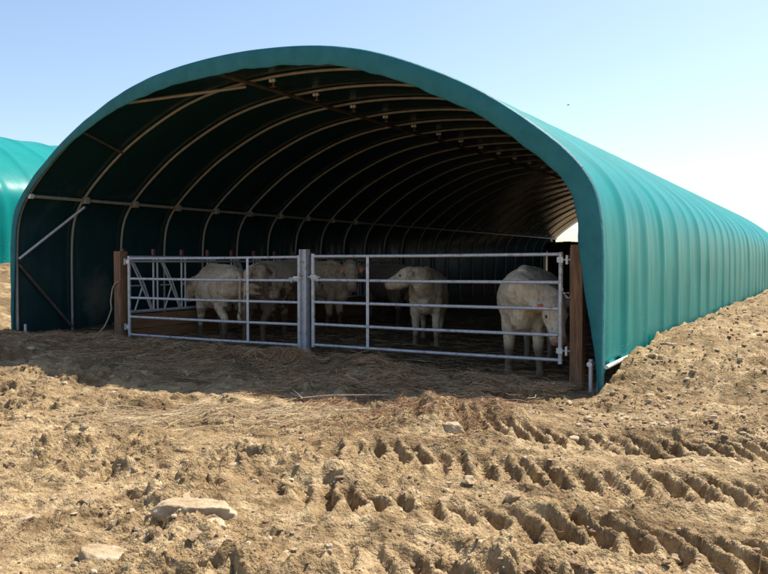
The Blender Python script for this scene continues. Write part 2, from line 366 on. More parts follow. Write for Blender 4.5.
# clods and gravel: too many to count
def icos(sub=1):
    bm = bmesh.new(); bmesh.ops.create_icosphere(bm, subdivisions=sub, radius=1)
    v = np.array([q.co[:] for q in bm.verts]); f = np.array([[w.index for w in q.verts] for q in bm.faces]); bm.free(); return v, f
def scatter_clods(n, gen, size, name, m, sub=1):
    v, f = icos(sub); X, Y = gen(n); n = len(X); sz = size(n)
    Z = terrain(X, Y)
    sc = rng.uniform(.6, 1.3, (n, 3)) * np.array([1, 1, .65]); ang = rng.uniform(0, 6.28, n)
    V = v[None] * (1 + rng.uniform(-.28, .28, (n, len(v), 1))) * sc[:, None, :] * sz[:, None, None]
    ca, sa = np.cos(ang)[:, None], np.sin(ang)[:, None]
    V = np.stack([V[..., 0] * ca - V[..., 1] * sa, V[..., 0] * sa + V[..., 1] * ca, V[..., 2]], -1)
    V = V + np.stack([X, Y, Z + sz * .12], -1)[:, None, :]
    FF = (f[None] + (np.arange(n) * len(v))[:, None, None]).reshape(-1, 3)
    o = mesh_np(name, V.reshape(-1, 3), FF, [m], smooth=False); o['kind'] = 'stuff'; return o
def gen_field(n):
    # denser close by; thinned where noise is low; none inside the shed
    X = rng.uniform(-12, 1.6, n * 3); Y = 1.8 + 8 * rng.uniform(0, 1, n * 3) ** 1.3
    keep = (fbm(X * 1.3, Y * 1.3, 3, 33) + rng.uniform(-.6, .6, n * 3) > .0) & ~((Y > 8.0) & (X < -1.98)) & (X > -1.6 * Y - .6)
    return X[keep][:n], Y[keep][:n]
scatter_clods(9000, gen_field, lambda n: .005 + .016 * rng.uniform(0, 1, n) ** 3.0, 'soil_crumbs', M_clod)
scatter_clods(520, gen_field, lambda n: .018 + .034 * rng.uniform(0, 1, n) ** 2.2, 'soil_clods', M_clod, 2)
def gen_bank(n):
    X = rng.uniform(-1.95, 3.5, n); Y = 6.4 + 26 * rng.uniform(0, 1, n) ** 1.9; return X, Y
scatter_clods(14000, gen_bank, lambda n: .007 + .028 * rng.uniform(0, 1, n) ** 4, 'bank_gravel', M_clod)

# individual pale stones
def rock(x, y, sx, sy, sz, rz, label, seed, sink=.66):
    rr = random.Random(seed); bm = bmesh.new(); bmesh.ops.create_icosphere(bm, subdivisions=5, radius=1)
    pl = [(Vector((rr.gauss(0, 1), rr.gauss(0, 1), rr.gauss(0, 1))).normalized(), rr.uniform(.62, .95)) for _ in range(17)] + [(Vector((.1, .05, 1)).normalized(), .6)]
    o3 = Vector((seed * 3.1, seed * 7.7, 0))
    for v in bm.verts:
        d = v.co.normalized(); r = min([1.1] + [h / max(d.dot(n), .05) for n, h in pl])
        q = d * r * (1 + .10 * mnoise.noise(d * 1.8 + o3) + .05 * mnoise.noise(d * 6 + o3) + .035 * mnoise.noise(d * 16 + o3) + .02 * mnoise.noise(d * 34 + o3)); v.co = Vector((q.x * sx, q.y * sy, q.z * sz))
    me = bpy.data.meshes.new('stone'); bm.to_mesh(me); bm.free(); me.polygons.foreach_set('use_smooth', np.full(len(me.polygons), True))
    o = link('stone', me, [M_rock]); o.location = (x, y, th(x, y) + sz * (.6 - sink)); o.rotation_euler = (0, 0, rz)
    tag(o, label, 'stone', 'loose stones in the mud'); return o
rock(-2.98, 3.10, .25, .14, .10, .5, 'broad flat pale slab of clay, largest in the left foreground', 1, .66)
rock(-2.93, 2.40, .15, .11, .085, .3, 'flat whitish stone at the bottom edge on the left', 2)
rock(-3.40, 3.86, .10, .08, .08, 1.2, 'lumpy pale stone just behind the broad flat slab', 3)
rock(-3.72, 2.55, .07, .05, .045, .7, 'small white stone at the far left bottom corner', 4)
rock(-2.66, 5.62, .11, .09, .10, .2, 'upright knob of clay where the shadow ends before the right gate', 5)
rock(-2.50, 2.72, .09, .06, .04, .9, 'low pale lump right of the whitish bottom stone', 6)
rock(-1.52, 6.95, .045, .035, .04, .2, 'small white stone by the foot of the teal corner flap', 7)
rock(-1.75, 9.75, .11, .08, .08, .2, 'pale stone lying against the skirt of the teal cover on the bank', 8)

# ------------------------------------------------------------------ straw
def straws(n, gen, length, wid, name, lift, droop=1.0, dirs=None, m=None):
    X, Y = gen(n); n = len(X)
    L = length(n); a = rng.uniform(0, 6.28, n) if dirs is None else dirs(n)
    k = 5; t = np.linspace(-.5, .5, k)
    cu = rng.uniform(-.9, .9, n)
    px = X[:, None] + (np.cos(a)[:, None] * t + -np.sin(a)[:, None] * cu[:, None] * (t ** 2)) * L[:, None]
    py = Y[:, None] + (np.sin(a)[:, None] * t + np.cos(a)[:, None] * cu[:, None] * (t ** 2)) * L[:, None]
    gz = terrain(px, py); mz = gz.max(axis=1)[:, None]
    tilt = rng.normal(0, .10, n)[:, None] * L[:, None] * t
    pz = gz * .55 + mz * .45 + lift(n)[:, None] + np.abs(tilt) * .6 + tilt * .5 + .002
    P = np.stack([px, py, pz], -1)
    w = wid * rng.uniform(.6, 1.3, n)
    sx = -np.sin(a) ; sy = np.cos(a)
    off = np.stack([np.stack([sx * w, sy * w, np.zeros(n)], -1), np.stack([-sx * w, -sy * w, np.zeros(n)], -1), np.stack([np.zeros(n), np.zeros(n), 1.5 * w], -1)], 1)
    V = P[:, :, None, :] + off[:, None, :, :]
    V = V.reshape(n, k * 3, 3); ff = []
    for i in range(k - 1):
        for j in range(3): ff.append((i * 3 + j, i * 3 + (j + 1) % 3, (i + 1) * 3 + (j + 1) % 3, (i + 1) * 3 + j))
    ff = np.array(ff); FF = (ff[None] + (np.arange(n) * k * 3)[:, None, None]).reshape(-1, 4)
    o = mesh_np(name, V.reshape(-1, 3), FF, [m or M_straw], smooth=False); o['kind'] = 'stuff'; return o
def g_gate(n):
    X = rng.uniform(-11.3, -2.45, n * 2); Y = 7.75 + rng.normal(0, .48, n * 2)
    k = (fbm(X * 1.4, Y * 2, 3, 44) + rng.uniform(-.5, .5, n * 2) > -.05) & (Y > 6.2) & (Y < 9.5); return X[k][:n], Y[k][:n]
straws(26000, g_gate, lambda n: rng.uniform(.05, .30, n), .0019, 'straw_litter', lambda n: np.abs(rng.normal(0, .030, n)))
def g_in(n): return rng.uniform(-11.6, -2.4, n), 8.3 + 9 * rng.uniform(0, 1, n) ** 1.6
straws(6000, g_in, lambda n: rng.uniform(.08, .32, n), .0018, 'straw_bedding', lambda n: np.abs(rng.normal(0, .015, n)))
def b_straw2(nt, bs):
    g = nt.nodes.new('ShaderNodeNewGeometry')
    nt.links.new(ramp(nt, g.outputs['Random Per Island'], [(0, (.34, .21, .10)), (.4, (.52, .38, .20)), (1., (.70, .57, .35))]), bs.inputs['Base Color'])
M_straw2 = mat('pale_straw', rough=.7, build=b_straw2)
def g_streak(n):
    t = rng.uniform(0, 1, n); X = -5.7 + 1.9 * t + rng.normal(0, .14, n); Y = 4.45 + 1.25 * t + rng.normal(0, .22, n); return X, Y
straws(420, g_streak, lambda n: rng.uniform(.12, .60, n), .0017, 'straw_trail', lambda n: np.abs(rng.normal(0, .012, n)), dirs=lambda n: rng.normal(.66, .42, n), m=M_straw2)
def g_spill(n):
    X = rng.uniform(-5.2, -2.3, n * 2); Y = rng.normal(6.0, .45, n * 2); k = fbm(X * 1.6, Y * 2.2, 3, 64) + rng.uniform(-.3, .3, n * 2) > .1; return X[k][:n], Y[k][:n]
straws(3000, g_spill, lambda n: rng.uniform(.05, .26, n), .0016, 'spilled_straw', lambda n: np.abs(rng.normal(0, .010, n)))
def g_sc(n):
    X = rng.uniform(-9, .5, n); Y = rng.uniform(2, 7, n); k = fbm(X * .8, Y * .8, 2, 77) + rng.uniform(-.5, .5, n) > .15; return X[k], Y[k]
straws(2200, g_sc, lambda n: rng.uniform(.04, .22, n), .0012, 'scattered_straw', lambda n: np.abs(rng.normal(0, .004, n)))
# the single long bleached stalk and forked twig that cross the shadow edge
def twig(pts, r, name, label, m, group=None, extra=()):
    b = MB(); P = [(x, y, th(x, y) + z) for (x, y, z) in pts]; b.tube(P, [r * (1 - .5 * i / len(P)) for i in range(len(P))], 6)
    for e in extra:
        Q = [(x, y, th(x, y) + z) for (x, y, z) in e]; b.tube(Q, r * .6, 5)
    return tag(b.build(name, m), label, 'twig' if name == 'twig' else 'stalk', group)
M_twig = mat('bleached_twig', rough=.8, build=lambda nt, bs: nt.links.new(ramp(nt, noise_n(nt, coords(nt), 12), [(.35, (.30, .20, .16)), (.6, (.52, .42, .34))]), bs.inputs['Base Color']))
twig([(-4.75, 6.2, .02), (-4.45, 6.0, .11), (-4.15, 6.05, .06), (-3.75, 6.35, .05), (-3.3, 6.75, .03)], .006, 'twig', 'long bleached forked twig lying across the edge of the shed shadow', M_twig,
     extra=[[(-4.45, 6.0, .11), (-4.62, 6.06, .10)], [(-4.45, 6.0, .11), (-4.36, 5.85, .03)]])

# ------------------------------------------------------------------ polytunnel
CX = -7.1; Y0 = 8.1; BAY = 1.12; NB = 25; Y1 = Y0 + BAY * NB
ctrl = [(0, 4.235), (1.1, 4.175), (1.95, 4.02), (2.7, 3.76), (3.5, 3.38), (4.18, 2.93), (4.62, 2.56), (4.85, 2.26), (4.95, 1.95), (4.985, 1.5), (4.99, .9), (4.99, .28), (4.99, -.12)]
def catmull(P, n):
    P = [Vector((*p, 0)) for p in P]; Q = []
    P = [Vector((-P[1].x, P[1].y, 0))] + P + [P[-1] * 2 - P[-2]]
    for i in range(1, len(P) - 2):
        for k in range(n):
            t = k / n; a, b, c, d = P[i - 1:i + 3]
            Q.append(.5 * ((2 * b) + (c - a) * t + (2 * a - 5 * b + 4 * c - d) * t * t + (3 * b - a - 3 * c + d) * t ** 3))
    Q.append(P[-2]); return [(q.x, q.y) for q in Q]
half = catmull(ctrl, 8)
# resample evenly
def resample(pts, step):
    p = np.array(pts); d = np.r_[0, np.cumsum(np.hypot(*np.diff(p, axis=0).T))]; n = int(d[-1] / step)
    s = np.linspace(0, d[-1], n + 1); return np.stack([np.interp(s, d, p[:, 0]), np.interp(s, d, p[:, 1])], -1)
half = resample(half, .075)
prof = np.concatenate([half[::-1] * [-1, 1], half[1:]])            # left foot -> apex -> right foot
tan = np.gradient(prof, axis=0); tan /= np.linalg.norm(tan, axis=1)[:, None]
nor = np.stack([-tan[:, 1], tan[:, 0]], -1)                          # outward
if nor[len(nor) // 2, 1] < 0: nor = -nor
def cover_mesh(name, parent):
    per = 14; yy = np.linspace(0, BAY * NB, NB * per + 1)
    PI_, YY = np.meshgrid(np.arange(len(prof)), yy, indexing='ij')
    x = prof[PI_, 0]; z = prof[PI_, 1].copy(); nxx = nor[PI_, 0]; nzz = nor[PI_, 1]
    u = (YY / BAY) % 1.0; lat = np.abs(nxx)
    bay = np.floor(YY / BAY); sag = -((.030 + .008 * np.sin(bay * 2.4 + x * .4)) * (1 - np.abs(2 * u - 1) ** 5.5)) - .004 * np.sin(np.pi * u) ** 2 * (1 - .25 * sst(1.0, .2, z) )
    arc = np.cumsum(np.r_[0, np.hypot(*np.diff(prof, axis=0).T)])[PI_]
    # tension folds fanning off the hoops and slack folds on the walls
    fold = .010 * fbm(YY * 3.6 + x * .1, arc * .35, 3, 101) * sst(.02, .2, np.minimum(u, 1 - u)) + .004 * pnoise(YY * 9 + arc * .5, arc * .8, 102)
    fold = fold + .020 * np.abs(pnoise(YY * 2.3, z * .6, 103)) * sst(2.6, 1.2, z) * lat
    off = sag - fold * (.25 + .60 * sst(3.2, 1.6, z))
    off = off * sst(-.01, .1, YY)
    # tight little creases running off each hoop and a few soft vertical pleats
    cr = np.abs(pnoise(YY * 14 + arc * .25, arc * .22, 104)); off = off - .006 * (1 - sst(.0, .12, cr)) * sst(-.1, .5, pnoise(YY * 1.3, arc * .5, 105)) * lat
    off = np.minimum(off, .01)
    off = off * sst(.0, .14, np.minimum(u, 1 - u) * 1.0 + .0) 
    XX = x + nxx * off; ZZ = z + nzz * off
    # skirt on the right ends just above the ground rail; first half metre runs down as a pulled flap
    right = (x > 0) & (z < .30)
    flapz = -.02 + .30 * sst(.08, .34, YY)
    ZZ = np.where(right, np.maximum(ZZ, flapz), ZZ)
    n0, n1 = XX.shape
    Vo = np.stack([XX, YY, ZZ], -1).reshape(-1, 3)
    th_ = .006
    Vi = np.stack([XX - nxx * th_, YY, ZZ - nzz * th_], -1).reshape(-1, 3)
    ix = np.arange(n0 * n1).reshape(n0, n1)
    q = np.stack([ix[:-1, :-1], ix[1:, :-1], ix[1:, 1:], ix[:-1, 1:]], -1).reshape(-1, 4)
    off_ = n0 * n1
    qi = q[:, ::-1] + off_
    e = []
    for a, b in ((ix[:-1, 0], ix[1:, 0]),): e.append(np.stack([b, a, a + off_, b + off_], -1))
    for a, b in ((ix[:-1, -1], ix[1:, -1]),): e.append(np.stack([a, b, b + off_, a + off_], -1))
    for a, b in ((ix[0, :-1], ix[0, 1:]),): e.append(np.stack([a, b, b + off_, a + off_], -1))
    for a, b in ((ix[-1, :-1], ix[-1, 1:]),): e.append(np.stack([b, a, a + off_, b + off_], -1))
    e = np.concatenate(e)
    FF = np.concatenate([q, qi, e]); mi = np.r_[np.zeros(len(q)), np.ones(len(qi)), np.zeros(len(e))]
    # orientation: outward check
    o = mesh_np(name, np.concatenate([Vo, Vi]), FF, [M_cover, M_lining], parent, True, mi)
    bm = bmesh.new(); bm.from_mesh(o.data)
    bad = [f for f in bm.faces if f.calc_area() < 1e-9]
    bmesh.ops.delete(bm, geom=bad, context='FACES'); bmesh.ops.recalc_face_normals(bm, faces=bm.faces[:]); bm.to_mesh(o.data); bm.free()
    return o
def hem_mesh(name, parent):
    # folded hem drawn round the first hoop: a rounded flap that faces the front
    sel = [i for i in range(len(prof))]
    zz = prof[:, 1]
    w = .05 + .20 * sst(.0, 1.7, zz); w = w * sst(-.15, .25, zz + .1) * (.42 + .58 * sst(-4.3, -.8, prof[:, 0]))
    w = np.maximum(w, .012)
    arc = np.cumsum(np.r_[0, np.hypot(*np.diff(prof, axis=0).T)])
    wav = 1 + .10 * pnoise(arc * 1.4, arc * 0, 110) + .05 * pnoise(arc * 5, arc * 0, 111)
    ring = [(0., .06), (.006, .0), (-.01, -.035), (-.05, -.055), (-.25, -.060), (-.5, -.055), (-.75, -.046), (-.96, -.036), (-1., -.028), (-.97, -.020), (-.5, -.034), (-.10, -.03), (-.03, .03)]
    V = []; 
    for k, (a, y) in enumerate(ring):
        aa = np.where(a < 0, a * w * wav, a)
        rip = .010 * pnoise(arc * 3.2, arc * 0 + k * .35, 112) * (1 if -.95 < a < -.04 else 0)
        V.append(np.stack([prof[:, 0] + nor[:, 0] * (aa + .006), y - .004 + rip, prof[:, 1] + nor[:, 1] * (aa + .006)], -1))
    V = np.stack(V, 1); n, k = V.shape[:2]; ix = np.arange(n * k).reshape(n, k)
    q = np.stack([ix[:-1], np.roll(ix, -1, 1)[:-1], np.roll(ix, -1, 1)[1:], ix[1:]], -1).reshape(-1, 4)
    return mesh_np(name, V.reshape(-1, 3), q, [M_hem], parent)
tun = thing('polytunnel', 'open ended green polytunnel livestock shed with cattle inside, filling the middle of the photo', 'polytunnel', (CX, Y0, 0), group='green polytunnel sheds')
cover = cover_mesh('cover', tun)
hem = hem_mesh('hem', tun)
hp = [(p[0] - n_[0] * .045, 0, p[1] - n_[1] * .045) for p, n_ in zip(prof, nor)][::2]
def hoop_mb(): return MB().tube(hp, .023, 10, upv=(0, 1, 0))
def bracket(parent, y, zc):
    # strap clip on the crown: hanging stem with two bolts and a foot plate
    x = -.26; b = MB(); b.box((x - .012, y - .012, zc - .17), (x + .012, y + .012, zc - .035)); b.box((x - .05, y - .018, zc - .105), (x + .05, y + .018, zc - .075))
    b.box((x - .045, y - .02, zc - .185), (x + .045, y + .02, zc - .173))
    c = b.build('bracket', M_dark, parent, False)
    for s in (-1, 1): MB().tube([(x + s * .03, y - .045, zc - .09), (x + s * .03, y - .019, zc - .09)], .027, 8).build('bolt', M_white, c)
hoop0 = None
zc = 4.21
for i in range(NB + 1):
    y = i * BAY + (.03 if i == 0 else (-.03 if i == NB else 0))
    h = hoop_mb().build('hoop', M_hoop, tun); h.location = (0, y, 0)
    if i >= 1: bracket(h, 0, zc)
# purlins
def purlin(x, z, r, m, y0=.05, y1=BAY * NB - .05): MB().tube([(x, y0, z), (x, y1, z)], r, 8).build('purlin', m, tun)
purlin(-.60, 4.10, .032, M_dark)
purlin(-4.53, 2.50, .028, M_hoop)
purlin(4.53, 2.50, .028, M_hoop)
def br(a, b, r=.024, m=M_galv): return MB().tube([a, b], r, 8).build('brace', m, tun)
for s in (-1, 1):
    br((s * 4.9, .04, 1.45), (s * 4.52, BAY - .04, 2.38)); br((s * 4.89, .04, 1.35), (s * 4.86, BAY - .06, .22), .022, M_dark)
br((-3.2, .05, 3.44), (-3.55, BAY, 3.27), .02, M_dark); br((-2.35, .05, 3.81), (-.75, BAY * .95, 4.08), .024, M_hoop)
for s in (-1, 1):   # hoop-and-purlin clamps on the side purlin
    for i in range(1, 10):
        MB().box((s * 4.53 - .05, i * BAY - .05, 2.44), (s * 4.53 + .05, i * BAY + .05, 2.56)).build('clamp', M_hoop, tun, False, .01)
    MB().tube([(s * 4.53, -.01, 2.50), (s * 4.53, .06, 2.50)], .045, 10).build('purlin_cap', M_white, tun)
# white ground rail along the right skirt, ground posts at the corners
MB().tube([(5.025, .02, .295), (5.03, .7, .305), (5.025, 1.7, .30)], .022, 10).build('ground_rail', M_white, tun)
for s, zt in ((1, .36), (-1, .34)):
    g = MB().tube([(s * 4.84, .10, -.2), (s * 4.84, .10, zt)], .024, 10).build('ground_post', M_galv, tun)
    if s > 0: MB().tube([(s * 4.84, .04, zt - .05), (s * 4.84, .16, zt - .05)], .030, 10).build('post_clamp', M_galv, g)

# second tunnel up on the bank to the left
t2 = thing('polytunnel', 'second green polytunnel up on the bank at the far left edge, partly hidden', 'polytunnel', (-23.5, 6.6, .90), group='green polytunnel sheds'); t2.scale = (1, 1, 1.045)
for ch in list(tun.children):
    if ch.name.split('.')[0] in ('cover', 'hem', 'hoop', 'purlin'):
        c = ch.copy(); COL.objects.link(c); c.parent = t2

# windbreak at the far end
wb = thing('windbreak', 'dark boarded windbreak closing the lower half of the far end of the shed', 'windbreak', (CX, Y1 - .25, 0))
b = MB()
for i in range(52):
    x0 = -4.9 + i * .1885; b.box((x0, -.02, 0), (x0 + .183, .02, 2.36 + .05 * math.sin(i * 1.7) * random.random()))
b.build('board_panel', M_black, wb, False)
b = MB(); b.box((-4.9, -.07, 1.9), (4.9, -.021, 2.0)); b.box((-4.9, -.07, .6), (4.9, -.021, .7)); b.build('rail', M_black, wb, False)
for x in (-4.55, -2.2, 0, 2.2, 4.5): MB().box((x - .06, -.19, -.1), (x + .06, -.071, 2.46 if x < -4 else 2.3)).build('post', M_black, wb, False)

# ------------------------------------------------------------------ gates and posts
YG = 8.4
wl = thing('gate_post', 'thick brown timber post hanging the left gate, by the feed barrier', 'gate post', (-9.79, YG, 0), group='posts of the gateway')
MB().box((-.075, -.075, -.3), (.075, .075, 1.57)).build('shaft', M_wood, wl, False, .008)
wr = thing('gate_post', 'brown sawn timber post at the right end of the gates, near the teal corner', 'gate post', (-2.46, YG - .02, 0), group='posts of the gateway')
MB().box((-.07, -.06, -.3), (.07, .06, 1.59)).build('shaft', M_wood, wr, False, .006)
mp = thing('gate_post', 'galvanised steel channel post between the two gates', 'gate post', (-6.19, YG, 0), group='posts of the gateway')
b = MB(); b.box((-.055, -.05, -.3), (-.045, .05, 1.57)); b.box((.045, -.05, -.3), (.055, .05, 1.57)); b.box((-.0449, -.005, -.3), (.0449, .005, 1.568))
b.build('shaft', M_gate, mp, False)
MB().box((-.10, -.10, -.02), (.10, .10, .03)).build('base_collar', M_gate, mp, False)
def gate(x0, x1, zb, zt, midx, label, hinge_x, hs, zb1=None, sag=0):
    g = thing('field_gate', label, 'gate', (x0, YG, 0), group='five-rail galvanised gates')
    W = x1 - x0; zs = [zb, zb + (zt - zb) * .235, zb + (zt - zb) * .485, zb + (zt - zb) * .735, zt]
    for i, z in enumerate(zs):
        MB().tube([(.02, 0, z), (W * .5, 0, z + sag), (W - .02, 0, z + .012)], .0195, 10).build('rail', M_gate, g)
    for x in (0, W): MB().tube([(x, 0, zb - .03), (x, 0, zt + .035)], .026, 10).build('stile', M_gate, g)
    MB().box((midx - x0 - .021, -.024, zb + .0), (midx - x0 + .021, -.0196, zt)).build('upright', M_gate, g, False)
    for z in (zs[0] + .12, zs[-1] - .05):
        hx = 0 if hs < 0 else W
        h = MB(); h.tube([(hx + hs * .02, 0, z), (hx + hs * .12, 0, z)], .011, 8); h.box((hx + hs * .075 - .012, -.03, z - .05), (hx + hs * .075 + .012, .03, z + .05)); h.box((hx - .035, -.034, z - .03), (hx + .035, -.0285, z + .03))
        h.build('hinge', M_galv, g, True)
    lx = W if hs < 0 else 0
    l = MB(); l.box((lx - .03 * -hs - .05, -.036, zt - .30), (lx + .05 - .03 * -hs, -.0265, zt - .25)); l.tube([(lx - .14 * -hs, -.04, zt - .275), (lx + .06 * -hs, -.04, zt - .275)], .009, 8); l.tube([(lx - .10 * -hs, -.04, zt - .275), (lx - .10 * -hs, -.04, zt - .33)], .008, 8)
    l.build('latch', M_galv, g, True)
    return g
g1 = gate(-9.60, -6.28, .26, 1.455, -7.17, 'left galvanised field gate in front of the dirty cows', -9.6, -1)
g2 = gate(-6.05, -2.66, .29, 1.475, -5.18, 'right galvanised field gate with the lone cows standing behind it', -2.66, 1)
# slack chain between the right gate and its post
b = MB(); P = [(3.41 + .17 * t, -.05, 1.13 - .13 * math.sin(math.pi * t)) for t in [k / 7 for k in range(8)]]
for k in range(7):
    a_, c_ = Vector(P[k]), Vector(P[k + 1]); d_ = (c_ - a_); m_ = (a_ + c_) / 2; u_ = d_.normalized(); w_ = Vector((0, 1, 0)) if k % 2 else u_.cross(Vector((0, 1, 0)))
    b.tube([m_ + u_ * math.cos(q) * .019 + w_ * math.sin(q) * .010 for q in [2 * math.pi * z / 10 for z in range(11)]], .0032, 6, False)
b.build('chain', M_galv, g2)
# loose rope at the left post
P = [(-9.74, 8.312, 1.09), (-9.82, 8.310, 1.06), (-9.875, 8.305, .98), (-9.89, 8.28, .78), (-9.86, 8.27, .66), (-9.93, 8.26, .50), (-9.98, 8.23, .38), (-10.06, 8.18, .27), (-10.16, 8.1, .2)]
tag(MB().tube(P, .011, 8).build('rope', M_rope), 'pale rope hanging loose from the left timber post down to the ground', 'rope')

# ------------------------------------------------------------------ feed barrier along the left side
fb = thing('feed_barrier', 'galvanised locking feed barrier with red caps running back along the left wall', 'feed barrier', (-10.0, 8.62, .08))
LB = 9.1
MB().tube([(0, 0, 1.40), (0, LB, 1.40)], .024, 10).build('top_rail', M_galv, fb)
MB().tube([(.06, 0, 1.33), (.06, LB, 1.33)], .018, 8).build('lock_bar', M_galv, fb)
MB().tube([(0, 0, .50), (0, LB, .50)], .026, 10).build('bottom_rail', M_galv, fb)
MB().box((-.03, -.06, -.15), (.03, LB, .215)).build('board', M_board, fb, False, .004)
MB().box((-.028, -.06, .225), (.034, LB, .455)).build('board', M_board, fb, False, .004)
pitch = .65
for i in range(15):
    y = i * pitch
    k = MB(); k.box((-.022, y - .026, 1.43), (.03, y + .026, 1.54)); k.build('cap', M_red, fb, False, .012)
    if i < 14:
        for dy in ((.0, .09) if i else (0,)): MB().tube([(0, y + dy, .48), (0, y + dy, 1.40)], .0155, 8).build('upright', M_galv, fb)
        if i == 2: continue                                            # this place stands open: a cow has its head through
        d = MB(); d.tube([(.03, y + .12, 1.38), (.03, y + .36, .95), (.03, y + .57, .52)], .0155, 8)
        d.tube([(.03, y + .16, 1.38), (.03, y + .41, .97), (.03, y + .60, .52)], .0125, 8)
        d.build('locking_arm', M_galv, fb)
        d = MB(); d.tube([(.05, y + .37, .93), (.05, y + .20, .52)], .013, 8); d.tube([(.05, y + .12, .93), (.05, y + .38, .93)], .010, 8); d.build('stop_bar', M_galv, fb)
# a slim pipe stub standing deep in the shed
tag(MB().tube([(-5.9, 19.5, -.2), (-5.9, 19.5, 1.75)], .05, 10).build('water_pipe', M_galv), 'slim grey upright pipe deep in the dark behind the right gate', 'pipe')

# ------------------------------------------------------------------ cattle
def catm3(P, k):
    P = [Vector(p) for p in P]; P = [P[0] * 2 - P[1]] + P + [P[-1] * 2 - P[-2]]; out = []
    for i in range(1, len(P) - 2):
        for j in range(k):
            t = j / k; a, b, c, d = P[i - 1:i + 3]
            out.append(.5 * ((2 * b) + (c - a) * t + (2 * a - 5 * b + 4 * c - d) * t * t + (3 * b - a - 3 * c + d) * t ** 3))
    out.append(P[-2]); return out
def loft(vs, fs, rings, n=20):
    """rings: (center, u, w, ru, rw) ; closed both ends"""
    b = len(vs)
    for (c, u, w, ru, rw) in rings:
        for k in range(n):
            t = 2 * math.pi * k / n; vs.append(tuple(c + u * (ru * math.cos(t)) + w * (rw * math.sin(t))))
    m = len(rings)
    for i in range(m - 1):
        for k in range(n): fs.append((b + i * n + k, b + i * n + (k + 1) % n, b + (i + 1) * n + (k + 1) % n, b + (i + 1) * n + k))
    fs.append(tuple(b + k for k in range(n))[::-1]); fs.append(tuple(b + (m - 1) * n + k for k in range(n)))
